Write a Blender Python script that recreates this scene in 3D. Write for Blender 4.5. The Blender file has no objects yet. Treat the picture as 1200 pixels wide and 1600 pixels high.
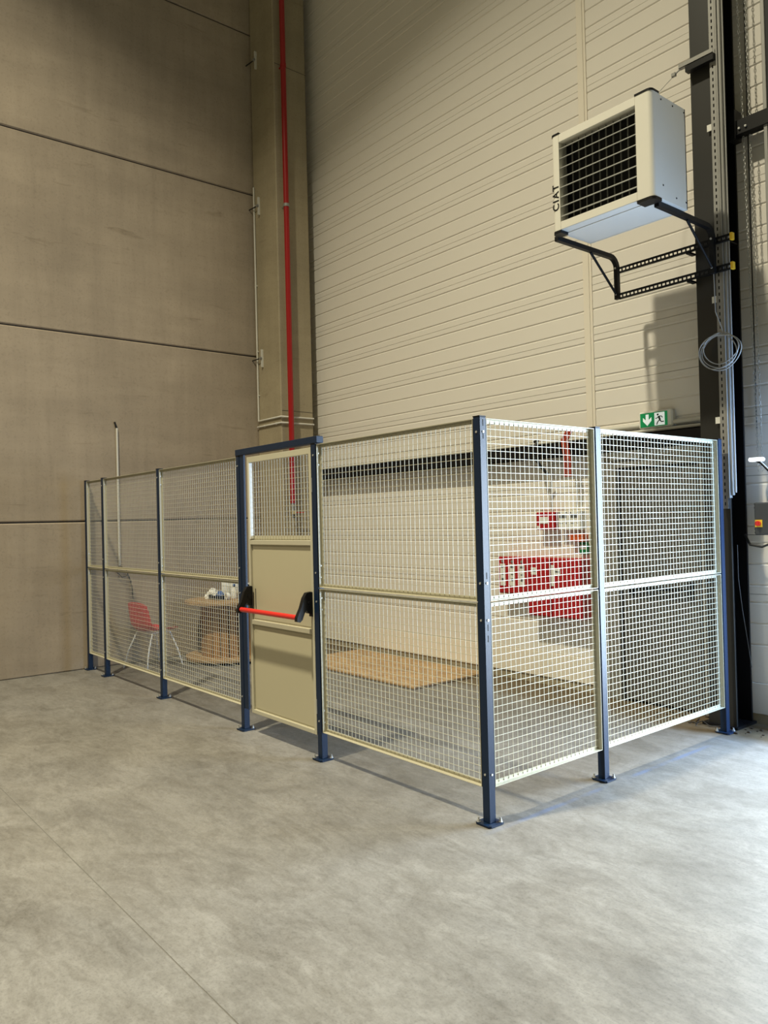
import bpy, math, random
from mathutils import Vector, Matrix
random.seed(7)
PI = math.pi
sc = bpy.context.scene
COL = sc.collection

# ------------------------------------------------------------------ camera
F = 1214.0
yaw = math.atan(1480 / F); pit = math.atan(14 / F); rol = math.radians(1.4)
f0 = Vector((-math.sin(yaw), math.cos(yaw), 0)); r0 = Vector((math.cos(yaw), math.sin(yaw), 0)); u0 = Vector((0, 0, 1))
fw = f0 * math.cos(pit) + u0 * math.sin(pit); uu = r0.cross(fw)
rt = r0 * math.cos(rol) - uu * math.sin(rol); up = uu * math.cos(rol) + r0 * math.sin(rol)
cd = bpy.data.cameras.new('camera'); cam = bpy.data.objects.new('camera', cd); COL.objects.link(cam)
cam.matrix_world = Matrix(((rt.x, up.x, -fw.x, 0), (rt.y, up.y, -fw.y, 0), (rt.z, up.z, -fw.z, 1.65), (0, 0, 0, 1)))
cd.sensor_fit = 'VERTICAL'; cd.sensor_height = 32.0; cd.lens = 32.0 * F / 1600.0
cd.clip_start = 0.05; cd.clip_end = 200
sc.camera = cam

# ------------------------------------------------------------------ light
w = bpy.data.worlds.new('hall_ambient'); sc.world = w; w.use_nodes = True
bg = w.node_tree.nodes['Background']; bg.inputs[0].default_value = (1.0, 0.96, 0.58, 1); bg.inputs[1].default_value = 0.14


def area(name, loc, target, sx, sy, power, color, disk=False):
    ld = bpy.data.lights.new(name, 'AREA'); ld.energy = power; ld.color = color
    ld.shape = 'DISK' if disk else 'RECTANGLE'; ld.size = sx
    if not disk: ld.size_y = sy
    o = bpy.data.objects.new(name, ld); COL.objects.link(o); o.location = loc
    o.rotation_euler = (Vector(target) - Vector(loc)).to_track_quat('-Z', 'Y').to_euler()
    return o


def lamp(x, y, z, power, color, beam):
    area('high_bay_and_fill', (x, y, z), (x, y + 0.001, 0), 0.5, 0.5, power, color, True).data.spread = math.radians(beam)


lamp(-4.1, -1.0, 12.5, 1000, (1.0, 0.92, 0.68), 110)
lamp(-8.0, -7.5, 13.0, 420, (1.0, 0.92, 0.72), 115)  # added unseen fill lamp, lifts the left wall and floor
# daylight entering by the open loading bay in the clad wall, just right of the frame, plus added fill
area('bay_daylight_and_fill', (-0.38, 6.16, 1.4), (-0.38, 0, 0.4), 3.8, 2.6, 430, (0.94, 1.0, 0.92)).data.spread = math.radians(138)
area('bay_daylight_and_fill', (-1.45, 6.1, 1.4), (-2.8, 3.0, 0.3), 1.7, 2.6, 310, (0.36, 0.60, 1.0))  # added angled fill in the bay opening, beside the daylight above
sc.view_settings.view_transform = 'Standard'; sc.view_settings.look = 'None'
sc.view_settings.gamma = 1.0; sc.view_settings.exposure = 0.0
sc.view_settings.use_curve_mapping = False
sc.cycles.use_denoising = True
sc.cycles.max_bounces = 6; sc.cycles.diffuse_bounces = 4


# ------------------------------------------------------------------ materials
def newmat(name):
    m = bpy.data.materials.new(name); m.use_nodes = True
    return m, m.node_tree, m.node_tree.nodes['Principled BSDF']


def mat(name, col, rough=0.5, metal=0.0, var=0.06, scale=6.0, bump=0.0, bscale=60.0, spec=0.5, emit=0.0):
    m, t, b = newmat(name)
    b.inputs['Roughness'].default_value = rough; b.inputs['Metallic'].default_value = metal
    b.inputs['Specular IOR Level'].default_value = spec
    tc = t.nodes.new('ShaderNodeTexCoord')
    n = t.nodes.new('ShaderNodeTexNoise'); n.inputs['Scale'].default_value = scale; n.inputs['Detail'].default_value = 4
    t.links.new(tc.outputs['Object'], n.inputs['Vector'])
    mx = t.nodes.new('ShaderNodeMix'); mx.data_type = 'RGBA'
    mx.inputs[6].default_value = (*[c * (1 - var) for c in col], 1); mx.inputs[7].default_value = (*[min(1, c * (1 + var)) for c in col], 1)
    t.links.new(n.outputs['Fac'], mx.inputs[0]); t.links.new(mx.outputs[2], b.inputs['Base Color'])
    if bump:
        n2 = t.nodes.new('ShaderNodeTexNoise'); n2.inputs['Scale'].default_value = bscale; n2.inputs['Detail'].default_value = 3
        t.links.new(tc.outputs['Object'], n2.inputs['Vector'])
        bp = t.nodes.new('ShaderNodeBump'); bp.inputs['Strength'].default_value = bump; bp.inputs['Distance'].default_value = 0.01
        t.links.new(n2.outputs['Fac'], bp.inputs['Height']); t.links.new(bp.outputs['Normal'], b.inputs['Normal'])
    if emit:
        t.links.new(mx.outputs[2], b.inputs['Emission Color']); b.inputs['Emission Strength'].default_value = emit
    return m


def nz(t, vec, scale, detail=5, rough=0.55, mapping=None, dist=0.0):
    n = t.nodes.new('ShaderNodeTexNoise'); n.inputs['Scale'].default_value = scale
    n.inputs['Detail'].default_value = detail; n.inputs['Roughness'].default_value = rough; n.inputs['Distortion'].default_value = dist
    if mapping:
        mp = t.nodes.new('ShaderNodeMapping'); mp.inputs['Scale'].default_value = mapping
        t.links.new(vec, mp.inputs['Vector']); vec = mp.outputs['Vector']
    t.links.new(vec, n.inputs['Vector'])
    return n.outputs['Fac']


def ramp(t, fac, a, b, ca, cb):
    r = t.nodes.new('ShaderNodeValToRGB'); r.color_ramp.elements[0].position = a; r.color_ramp.elements[1].position = b
    r.color_ramp.elements[0].color = (*ca, 1); r.color_ramp.elements[1].color = (*cb, 1)
    t.links.new(fac, r.inputs['Fac']); return r.outputs['Color']


def mixc(t, fac, a, b, mode='MIX'):
    m = t.nodes.new('ShaderNodeMix'); m.data_type = 'RGBA'; m.blend_type = mode
    if isinstance(fac, (int, float)): m.inputs[0].default_value = fac
    else: t.links.new(fac, m.inputs[0])
    for s, v in ((6, a), (7, b)):
        if isinstance(v, tuple): m.inputs[s].default_value = (*v, 1)
        else: t.links.new(v, m.inputs[s])
    return m.outputs[2]


def mathn(t, op, a, b=None, c=None):
    m = t.nodes.new('ShaderNodeMath'); m.operation = op
    for i, v in enumerate((a, b, c)):
        if v is None: continue
        if isinstance(v, (int, float)): m.inputs[i].default_value = v
        else: t.links.new(v, m.inputs[i])
    return m.outputs[0]


def concrete_wall_mat(name, base, stain=1.0):
    m, t, b = newmat(name)
    g = t.nodes.new('ShaderNodeNewGeometry').outputs['Position']
    c = ramp(t, nz(t, g, 0.55, 6, 0.6), 0.3, 0.7, tuple(v * 0.86 for v in base), tuple(v * 1.10 for v in base))
    c = mixc(t, 0.55, c, ramp(t, nz(t, g, 1.3, 6, 0.65, (1.0, 0.5, 2.4)), 0.28, 0.62, (0.72, 0.72, 0.72), (1, 1, 1)), 'MULTIPLY')
    c = mixc(t, 0.35 * stain, c, ramp(t, nz(t, g, 6.0, 4, 0.6, (1, 1.2, 0.12)), 0.3, 0.6, (0.7, 0.7, 0.7), (1, 1, 1)), 'MULTIPLY')
    c = mixc(t, 0.5, c, ramp(t, nz(t, g, 45, 3, 0.5), 0.32, 0.45, (0.78, 0.78, 0.78), (1, 1, 1)), 'MULTIPLY')
    # long dark smears left by the casting bed
    c = mixc(t, 0.8 * stain, c, ramp(t, nz(t, g, 2.1, 5, 0.6, (1, 0.55, 5.0), 0.6), 0.24, 0.36, (0.62, 0.60, 0.56), (1, 1, 1)), 'MULTIPLY')
    t.links.new(c, b.inputs['Base Color']); b.inputs['Roughness'].default_value = 0.85; b.inputs['Specular IOR Level'].default_value = 0.25
    bp = t.nodes.new('ShaderNodeBump'); bp.inputs['Strength'].default_value = 0.25; bp.inputs['Distance'].default_value = 0.004
    t.links.new(nz(t, g, 30, 5, 0.6), bp.inputs['Height']); t.links.new(bp.outputs['Normal'], b.inputs['Normal'])
    return m


def floor_mat():
    m, t, b = newmat('power_floated_concrete')
    g = t.nodes.new('ShaderNodeNewGeometry').outputs['Position']
    sep = t.nodes.new('ShaderNodeSeparateXYZ'); t.links.new(g, sep.inputs[0])
    base = (0.198, 0.188, 0.171)
    c = ramp(t, nz(t, g, 0.8, 8, 0.66, (1, 1.5, 1), 0.8), 0.32, 0.68, tuple(v * 0.82 for v in base), tuple(v * 1.14 for v in base))
    c = mixc(t, 0.85, c, ramp(t, nz(t, g, 2.2, 8, 0.72, (1, 1.7, 1), 1.2), 0.34, 0.60, (0.72, 0.70, 0.67), (1.07, 1.07, 1.07)), 'MULTIPLY')
    c = mixc(t, 0.8, c, ramp(t, nz(t, g, 8.0, 6, 0.75, (1, 2.0, 1), 1.2), 0.34, 0.55, (0.80, 0.79, 0.77), (1.03, 1.03, 1.03)), 'MULTIPLY')
    c = mixc(t, 0.8, c, ramp(t, nz(t, g, 90, 3, 0.6), 0.32, 0.48, (0.76, 0.76, 0.76), (1.02, 1.02, 1.02)), 'MULTIPLY')
    c = mixc(t, 0.6, c, ramp(t, nz(t, g, 26, 5, 0.75, (1, 1.5, 1)), 0.36, 0.56, (0.80, 0.79, 0.78), (1.04, 1.04, 1.04)), 'MULTIPLY')
    c = mixc(t, 0.75, c, ramp(t, nz(t, g, 3.4, 8, 0.8, None, 0.3), 0.70, 0.80, (1, 1, 1), (0.6, 0.59, 0.56)), 'MULTIPLY')
    # pale trowel scratches
    c = mixc(t, 0.35, c, ramp(t, nz(t, g, 1.7, 3, 0.4, (1, 7, 1), 2.5), 0.485, 0.5, (1, 1, 1), (1.14, 1.14, 1.14)), 'MULTIPLY')
    # brown dusty strip by the clad wall, its colour also darkened for missing daylight
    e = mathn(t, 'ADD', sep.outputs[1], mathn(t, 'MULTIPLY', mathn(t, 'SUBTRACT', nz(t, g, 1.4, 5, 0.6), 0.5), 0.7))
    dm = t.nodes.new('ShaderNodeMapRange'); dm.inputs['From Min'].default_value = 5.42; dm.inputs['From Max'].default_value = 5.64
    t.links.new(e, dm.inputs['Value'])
    dust_shade = ramp(t, nz(t, g, 7, 6, 0.7), 0.3, 0.7, (0.080, 0.055, 0.029), (0.15, 0.112, 0.064))
    c = mixc(t, mathn(t, 'MULTIPLY', dm.outputs[0], 0.97), c, dust_shade)
    # blue chalk line beside the side fence, snapped by the fitters
    dx = mathn(t, 'ABSOLUTE', mathn(t, 'SUBTRACT', sep.outputs[0], -2.84))
    l1 = t.nodes.new('ShaderNodeMapRange'); l1.inputs['From Min'].default_value = 0.028; l1.inputs['From Max'].default_value = 0.008
    t.links.new(dx, l1.inputs['Value'])
    l2 = t.nodes.new('ShaderNodeMapRange'); l2.inputs['From Min'].default_value = 2.9; l2.inputs['From Max'].default_value = 3.3
    t.links.new(sep.outputs[1], l2.inputs['Value'])
    l3 = t.nodes.new('ShaderNodeMapRange'); l3.inputs['From Min'].default_value = 5.3; l3.inputs['From Max'].default_value = 5.1
    t.links.new(sep.outputs[1], l3.inputs['Value'])
    br = t.nodes.new('ShaderNodeMapRange'); br.inputs['From Min'].default_value = 0.36; br.inputs['From Max'].default_value = 0.6
    t.links.new(nz(t, g, 3.0, 4, 0.6), br.inputs['Value'])
    k = mathn(t, 'MULTIPLY', mathn(t, 'MULTIPLY', l1.outputs[0], l2.outputs[0]), mathn(t, 'MULTIPLY', l3.outputs[0], br.outputs[0]))
    c = mixc(t, mathn(t, 'MULTIPLY', k, 0.5), c, (0.13, 0.18, 0.31))
    t.links.new(c, b.inputs['Base Color'])
    r = mathn(t, 'MULTIPLY_ADD', nz(t, g, 2.2, 5, 0.6), 0.3, 0.36)
    t.links.new(r, b.inputs['Roughness']); b.inputs['Specular IOR Level'].default_value = 0.4
    bp = t.nodes.new('ShaderNodeBump'); bp.inputs['Strength'].default_value = 0.12; bp.inputs['Distance'].default_value = 0.004
    t.links.new(nz(t, g, 5, 8, 0.65), bp.inputs['Height']); t.links.new(bp.outputs['Normal'], b.inputs['Normal'])
    return m


def osb_mat():
    m, t, b = newmat('oriented_strand_board')
    g = t.nodes.new('ShaderNodeNewGeometry').outputs['Position']
    v = t.nodes.new('ShaderNodeTexVoronoi'); v.inputs['Scale'].default_value = 22
    mp = t.nodes.new('ShaderNodeMapping'); mp.inputs['Scale'].default_value = (0.6, 1.7, 1); t.links.new(g, mp.inputs['Vector']); t.links.new(mp.outputs[0], v.inputs['Vector'])
    c = ramp(t, v.outputs['Color'], 0.0, 1.0, (0.30, 0.185, 0.09), (0.52, 0.36, 0.19))
    c = mixc(t, 0.8, c, ramp(t, nz(t, g, 3, 6, 0.6), 0.28, 0.45, (0.62, 0.58, 0.52), (1, 1, 1)), 'MULTIPLY')
    t.links.new(c, b.inputs['Base Color']); b.inputs['Roughness'].default_value = 0.7
    return m


def wood_mat(name, ca, cb, sc_=(14, 14, 1.2)):
    m, t, b = newmat(name)
    tc = t.nodes.new('ShaderNodeTexCoord').outputs['Object']
    c = ramp(t, nz(t, tc, 3.0, 5, 0.6, sc_, 0.5), 0.3, 0.7, ca, cb)
    t.links.new(c, b.inputs['Base Color']); b.inputs['Roughness'].default_value = 0.6
    return m


M = {}
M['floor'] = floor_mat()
M['conc_wall'] = concrete_wall_mat('precast_concrete', (0.385, 0.315, 0.235))
M['conc_col'] = concrete_wall_mat('column_concrete', (0.39, 0.33, 0.225), 0.8)
M['gap'] = mat('dark_joint_foam', (0.05, 0.045, 0.04), 0.9)  # flat dark colour for joint backing, seams and wall core
M['clad'] = mat('cream_cladding_sheet', (0.77, 0.73, 0.67), 0.42, 0, 0.03, 0.9)
M['cladtrim'] = mat('cream_joint_trim', (0.80, 0.74, 0.64), 0.40, 0, 0.02)
M['navy'] = mat('navy_powder_coat', (0.0034, 0.0145, 0.042), 0.42, 0, 0.15, 5, 0.05, 300, 0.32)
M['cream'] = mat('cream_powder_coat', (0.48, 0.45, 0.34), 0.42, 0, 0.04, 8)
M['sheet'] = mat('beige_door_sheet', (0.46, 0.42, 0.29), 0.42, 0, 0.03, 2)
M['zinc'] = mat('bright_zinc', (0.55, 0.55, 0.53), 0.4, 0.6, 0.1, 20)
M['galv'] = mat('galvanised_steel', (0.30, 0.295, 0.28), 0.5, 0.3, 0.08, 12)
M['slot'] = mat('dark_slot', (0.006, 0.006, 0.007), 0.8)
M['steel'] = mat('charcoal_steel_paint', (0.018, 0.0175, 0.016), 0.42, 0, 0.18, 3)
M['blacksteel'] = mat('black_steel_paint', (0.0045, 0.0045, 0.0055), 0.45, 0, 0.15, 4, 0, 60, 0.3)
M['bracket'] = mat('dark_bracket_paint', (0.006, 0.007, 0.0085), 0.5, 0.0, 0.12, 9, 0, 60, 0.2)
M['black'] = mat('black_plastic', (0.006, 0.006, 0.007), 0.45, 0, 0.1, 6, 0, 60, 0.25)
M['yellow'] = mat('yellow_plastic_cap', (0.85, 0.55, 0.03), 0.45)
M['red'] = mat('red_pipe_paint', (0.33, 0.008, 0.009), 0.3, 0, 0.08, 9)
M['redbar'] = mat('red_push_bar', (0.62, 0.022, 0.015), 0.32, 0, 0.04)
M['redbox'] = mat('red_enamel_box', (0.40, 0.008, 0.012), 0.38, 0, 0.06)
M['redchair'] = mat('red_moulded_plastic', (0.58, 0.022, 0.035), 0.4, 0, 0.05)
M['heater'] = mat('pale_grey_casing', (0.72, 0.70, 0.63), 0.35, 0, 0.03, 3)
M['blade'] = mat('grey_air_blade', (0.36, 0.365, 0.34), 0.35, 0.2, 0.05)
M['white'] = mat('white_plastic', (0.78, 0.77, 0.72), 0.45, 0, 0.03)
M['conduit'] = mat('pale_conduit', (0.62, 0.60, 0.54), 0.4, 0, 0.06, 20)
M['greysteel'] = mat('grey_steel_door', (0.085, 0.080, 0.072), 0.45, 0, 0.05, 2)
M['greyframe'] = mat('grey_door_frame', (0.20, 0.19, 0.17), 0.45, 0, 0.05, 2)
M['orange'] = mat('orange_plastic', (0.60, 0.10, 0.02), 0.45)
M['green'] = mat('green_sign', (0.0, 0.16, 0.045), 0.4, 0, 0.02)
M['greenlit'] = mat('green_lit_sign', (0.0, 0.20, 0.06), 0.4, 0, 0.02, 6, 0, 60, 0.5, 0.45)
M['whitelit'] = mat('white_lit_sign', (0.85, 0.92, 0.88), 0.4, 0, 0.02, 6, 0, 60, 0.5, 0.45)
M['darkgreen'] = mat('dark_green_print', (0.0, 0.035, 0.015), 0.5)
M['chrome'] = mat('chrome_leg', (0.75, 0.75, 0.74), 0.35, 0.3, 0.03)
M['osb'] = osb_mat()
M['ply'] = wood_mat('spool_plywood', (0.24, 0.145, 0.06), (0.36, 0.23, 0.11), (2.2, 2.2, 0.6))
M['stave'] = wood_mat('spool_stave', (0.22, 0.105, 0.03), (0.40, 0.21, 0.07), (9, 9, 0.8))
M['glasslit'] = mat('lit_lamp_lens', (0.9, 0.95, 1.0), 0.3, 0, 0.01, 5, 0, 60, 0.5, 1.2)
M['blue'] = mat('blue_cloth', (0.06, 0.12, 0.32), 0.8, 0, 0.3, 15)
M['cable'] = mat('grey_cable', (0.34, 0.34, 0.33), 0.5, 0, 0.05)
M['blackcable'] = mat('black_cable', (0.015, 0.015, 0.016), 0.5)
M['redcable'] = mat('red_fire_cable', (0.45, 0.06, 0.03), 0.5)
M['boxgrey'] = mat('dark_grey_enclosure', (0.045, 0.047, 0.05), 0.5)
M['print'] = mat('grey_print', (0.10, 0.10, 0.10), 0.6)
M['debris'] = mat('dark_debris', (0.05, 0.035, 0.02), 0.9, 0, 0.5)


# ------------------------------------------------------------------ mesh helpers
class MB:
    def __init__(s): s.v = []; s.f = []; s.sm = []

    def add(s, vs, fs, sm=False):
        k = len(s.v); s.v += [tuple(v) for v in vs]; s.f += [tuple(i + k for i in f) for f in fs]; s.sm += [sm] * len(fs)

    def box(s, x0, x1, y0, y1, z0, z1, c=0.0):
        x0, x1 = min(x0, x1), max(x0, x1); y0, y1 = min(y0, y1), max(y0, y1); z0, z1 = min(z0, z1), max(z0, z1)
        if c <= 0:
            s.add([(x0, y0, z0), (x1, y0, z0), (x1, y1, z0), (x0, y1, z0), (x0, y0, z1), (x1, y0, z1), (x1, y1, z1), (x0, y1, z1)],
                  [(0, 3, 2, 1), (4, 5, 6, 7), (0, 1, 5, 4), (1, 2, 6, 5), (2, 3, 7, 6), (3, 0, 4, 7)])
            return
        # chamfered box: three vertices per corner
        vs = []; idx = {}
        for ix, X in ((0, x0), (1, x1)):
            for iy, Y in ((0, y0), (1, y1)):
                for iz, Z in ((0, z0), (1, z1)):
                    dx, dy, dz = (c if ix == 0 else -c), (c if iy == 0 else -c), (c if iz == 0 else -c)
                    for a, p in enumerate(((X, Y + dy, Z + dz), (X + dx, Y, Z + dz), (X + dx, Y + dy, Z))):
                        idx[ix, iy, iz, a] = len(vs); vs.append(p)
        g = lambda *k: idx[k]
        fs = []
        for i in (0, 1):
            fs.append((g(i, 0, 0, 0), g(i, 1, 0, 0), g(i, 1, 1, 0), g(i, 0, 1, 0)))
            fs.append((g(0, i, 0, 1), g(1, i, 0, 1), g(1, i, 1, 1), g(0, i, 1, 1)))
            fs.append((g(0, 0, i, 2), g(1, 0, i, 2), g(1, 1, i, 2), g(0, 1, i, 2)))
            for j in (0, 1):
                fs.append((g(0, i, j, 1), g(1, i, j, 1), g(1, i, j, 2), g(0, i, j, 2)))
                fs.append((g(i, 0, j, 0), g(i, 1, j, 0), g(i, 1, j, 2), g(i, 0, j, 2)))
                fs.append((g(i, j, 0, 0), g(i, j, 1, 0), g(i, j, 1, 1), g(i, j, 0, 1)))
                for k in (0, 1):
                    fs.append((g(i, j, k, 0), g(i, j, k, 1), g(i, j, k, 2)))
        ce = Vector(((x0 + x1) / 2, (y0 + y1) / 2, (z0 + z1) / 2)); out = []
        seen = set()
        for f in fs:
            key = tuple(sorted(f))
            if key in seen: continue
            seen.add(key)
            P = [Vector(vs[i]) for i in f]; n = (P[1] - P[0]).cross(P[2] - P[0]); m = sum(P, Vector()) / len(P)
            out.append(f if n.dot(m - ce) > 0 else f[::-1])
        s.add(vs, out)

    def tube(s, pts, r, n=8, closed=False, caps=True, sm=True):
        pts = [Vector(p) for p in pts]; N = len(pts); rings = []
        rs = r if isinstance(r, (list, tuple)) else [r] * N
        prev = None
        for i, p in enumerate(pts):
            if closed: d = pts[(i + 1) % N] - pts[i - 1]
            else: d = pts[min(i + 1, N - 1)] - pts[max(i - 1, 0)]
            d.normalize()
            if prev is None:
                a = Vector((0, 0, 1)) if abs(d.z) < 0.9 else Vector((1, 0, 0))
                x = d.cross(a).normalized()
            else:
                x = (prev - d * prev.dot(d)).normalized()
            prev = x; y = d.cross(x)
            rings.append([p + (x * math.cos(2 * PI * k / n) + y * math.sin(2 * PI * k / n)) * rs[i] for k in range(n)])
        vs = [v for rg in rings for v in rg]; fs = []
        for i in range(N if closed else N - 1):
            j = (i + 1) % N
            for k in range(n):
                fs.append((i * n + k, i * n + (k + 1) % n, j * n + (k + 1) % n, j * n + k))
        s.add(vs, fs, sm)
        if caps and not closed:
            s.add(rings[0], [tuple(range(n - 1, -1, -1))]); s.add(rings[-1], [tuple(range(n))])

    def bar(s, p0, p1, w, h, upv=(0, 0, 1)):
        # rectangular bar, w across, h along upv
        p0, p1 = Vector(p0), Vector(p1); d = (p1 - p0).normalized(); u = Vector(upv)
        x = d.cross(u).normalized(); u = x.cross(d).normalized()
        vs = []
        for p in (p0, p1):
            for a, b in ((-1, -1), (1, -1), (1, 1), (-1, 1)): vs.append(p + x * (a * w / 2) + u * (b * h / 2))
        s.add(vs, [(0, 3, 2, 1), (4, 5, 6, 7), (0, 1, 5, 4), (1, 2, 6, 5), (2, 3, 7, 6), (3, 0, 4, 7)])

    def sweep(s, pts, w, h, side):
        # rectangular tube along a planar path; side = normal of the path's plane
        pts = [Vector(p) for p in pts]; side = Vector(side).normalized(); vs = []; N = len(pts)
        for i, p in enumerate(pts):
            d = (pts[min(i + 1, N - 1)] - pts[max(i - 1, 0)]).normalized(); u = side.cross(d).normalized()
            for a, b in ((-1, -1), (1, -1), (1, 1), (-1, 1)): vs.append(p + side * (a * w / 2) + u * (b * h / 2))
        fs = [(0, 3, 2, 1), tuple((N - 1) * 4 + k for k in range(4))]
        for i in range(N - 1):
            for k in range(4): fs.append((i * 4 + k, i * 4 + (k + 1) % 4, i * 4 + 4 + (k + 1) % 4, i * 4 + 4 + k))
        s.add(vs, fs)

    def prism(s, poly, axis, a0, a1, sm=False):
        # poly = list of 2D points, extruded along axis from a0 to a1
        def P(u, v, a): return {'x': (a, u, v), 'y': (u, a, v), 'z': (u, v, a)}[axis]
        n = len(poly); vs = [P(u, v, a0) for u, v in poly] + [P(u, v, a1) for u, v in poly]
        s.add(vs, [tuple(range(n)), tuple(range(2 * n - 1, n - 1, -1))])
        s.add(vs, [(i, (i + 1) % n, n + (i + 1) % n, n + i) for i in range(n)], sm)

    def lathe(s, prof, cx, cy, n=24, sm=True):
        vs = []; m = len(prof)
        for k in range(n):
            a = 2 * PI * k / n
            for r, z in prof: vs.append((cx + r * math.cos(a), cy + r * math.sin(a), z))
        s.add(vs, [(k * m + i, ((k + 1) % n) * m + i, ((k + 1) % n) * m + i + 1, k * m + i + 1) for k in range(n) for i in range(m - 1)], sm)

    def build(s, name, m, parent=None, label=None, fix=True):
        me = bpy.data.meshes.new(name); me.from_pydata(s.v, [], s.f); me.update()
        if fix:
            import bmesh
            bm = bmesh.new(); bm.from_mesh(me)
            bmesh.ops.remove_doubles(bm, verts=bm.verts, dist=1e-6) if not any(s.sm) else None
            bmesh.ops.recalc_face_normals(bm, faces=bm.faces); bm.to_mesh(me); bm.free()
        if any(s.sm) and len(me.polygons) == len(s.sm): me.polygons.foreach_set('use_smooth', s.sm)
        me.materials.append(m)
        o = bpy.data.objects.new(name, me); COL.objects.link(o)
        if parent: o.parent = parent
        if label: o['label'] = label
        return o


def one(name, m, parent=None, label=None, **k):
    b = MB(); b.box(*k['b'], k.get('c', 0)); return b.build(name, m, parent, label)


def thing(name, label, cat, loc=(0, 0, 0), rz=0, group=None):
    o = bpy.data.objects.new(name, None); COL.objects.link(o); o.empty_display_size = 0.1
    o.location = loc; o.rotation_euler = (0, 0, rz); o['label'] = label; o['category'] = cat
    if group: o['group'] = group
    return o


def tag(o, label, cat, group=None, loc=None):
    o['label'] = label; o['category'] = cat
    if group: o['group'] = group
    if loc: o.location = loc
    return o


def struct(o): o['kind'] = 'structure'; return o


def sempty(name, loc=(0, 0, 0)):
    o = bpy.data.objects.new(name, None); COL.objects.link(o); o.location = loc; o['kind'] = 'structure'; return o


def kids(o): return [c for c in bpy.data.objects if c.parent == o]


def dup(root, loc=None, rz=None, label=None):
    r = root.copy(); COL.objects.link(r)
    if loc is not None: r.location = loc
    if rz is not None: r.rotation_euler = (0, 0, rz)
    if label: r['label'] = label
    for ch in kids(root):
        c = ch.copy(); COL.objects.link(c); c.parent = r
        for g in kids(ch):
            d = g.copy(); COL.objects.link(d); d.parent = c
    return r


def text(name, s, size, m, parent, loc, rot, depth=0.0008, sx=1.0):
    cu = bpy.data.curves.new(name, 'FONT'); cu.body = s; cu.size = size; cu.extrude = depth; cu.offset = 0.0014; cu.space_character = 1.22; cu.align_x = 'CENTER'; cu.align_y = 'CENTER'
    t = bpy.data.objects.new(name + '_tmp', cu); COL.objects.link(t); bpy.context.view_layer.update()
    me = bpy.data.meshes.new_from_object(t.evaluated_get(bpy.context.evaluated_depsgraph_get()))
    bpy.data.objects.remove(t); bpy.data.curves.remove(cu)
    me.materials.clear(); me.materials.append(m)
    o = bpy.data.objects.new(name, me); COL.objects.link(o); o.parent = parent; o.location = loc; o.rotation_euler = rot; o.scale = (sx, 1, 1)
    return o


# ------------------------------------------------------------------ the hall
WX, WY = -9.30, 6.08          # concrete wall plane, clad wall plane
KW = 6.08 / 6.42              # survey figures below were first taken for a wall at 6.42 m
def wx(x): return x * KW
def wz(z): return 1.65 + (z - 1.65) * KW
fl = sempty('floor')
JY = 1.235                    # saw-cut joint
XL, XR, YN, YF = -9.9, 9.0, -12.0, 6.75
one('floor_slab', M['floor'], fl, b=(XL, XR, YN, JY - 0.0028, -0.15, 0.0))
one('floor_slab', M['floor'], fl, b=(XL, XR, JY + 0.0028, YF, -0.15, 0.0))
one('joint_filler', mat('joint_filler', (0.15, 0.143, 0.13), 0.8), fl, b=(XL, XR, JY - 0.0028, JY + 0.0028, -0.1, -0.0015))

wl = sempty('wall_left')
zs = [(0.0, 1.722), (1.738, 3.935), (3.951, 6.165), (6.181, 8.385), (8.401, 10.6)]
for z0, z1 in zs:
    one('concrete_panel', M['conc_wall'], wl, b=(WX - 0.2, WX, YN, 5.93, z0, z1), c=0.012)
one('joint_backing', M['gap'], wl, b=(WX - 0.19, WX - 0.022, YN, 5.93, 0, 10.5))

# clad wall: one ribbed cladding sheet per course and bay
wb = sempty('wall_back')
PER = 0.4888 * KW; J0 = wz(2.928)
def groove_profile(z0, z1, ribs, d=0.008, hw=0.011):
    P = [(WY, z0)]
    for r in ribs:
        if z0 + hw < r < z1 - hw: P += [(WY, r - hw), (WY + d, r - hw * 0.15), (WY + d, r + hw * 0.15), (WY, r + hw)]
    P += [(WY, z1), (WY + 0.06, z1), (WY + 0.06, z0)]
    return P
OPX0, OPX1, OPZ = -2.30, 1.58, 3.55      # open loading bay, outside the frame on the right
bays = [(-9.5, wx(-4.616), 0), (wx(-4.532), OPX0, 0), (OPX0, OPX1, OPZ), (OPX1, 3.2, 0)]
zj = [wz(0.245)]
k = -4
while J0 + PER * k < 10.4:
    z = J0 + PER * k
    if z > 0.4: zj.append(z)
    k += 1
for x0, x1, zmin in bays:
    for a, b_ in zip(zj[:-1], zj[1:]):
        if a < zmin: continue
        base = b_ - PER
        ribs = [base + 0.071, base + 0.236, base + PER - 0.0635]
        m_ = MB(); m_.prism(groove_profile(a + 0.0018, b_ - 0.0018, ribs), 'x', x0, x1)
        m_.build('cladding_panel', M['clad'], wb)
for x0, x1, z0 in ((-9.5, OPX0, 0), (OPX0, OPX1, OPZ + 0.35), (OPX1, 3.2, 0)):
    one('wall_core', M['gap'], wb, b=(x0, x1, WY + 0.03, WY + 0.12, z0, 10.4))
m_ = MB(); m_.box(-9.5, wx(-4.47), WY - 0.012, WY + 0.03, 0.077, wz(0.243), 0.003)
struct(m_.build('baseboard_back', M['cladtrim']))
m_ = MB(); m_.box(wx(-3.36), OPX0, WY - 0.004, WY + 0.03, 0.077, wz(0.243), 0.003)
struct(m_.build('baseboard_right', M['clad']))
m_ = MB(); m_.box(-9.5, wx(-4.47), WY + 0.0, WY + 0.1, 0.0, 0.075); m_.box(wx(-3.36), OPX0, WY - 0.0, WY + 0.1, 0.0, 0.075)
struct(m_.build('trim_1', M['conc_col']))
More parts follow.
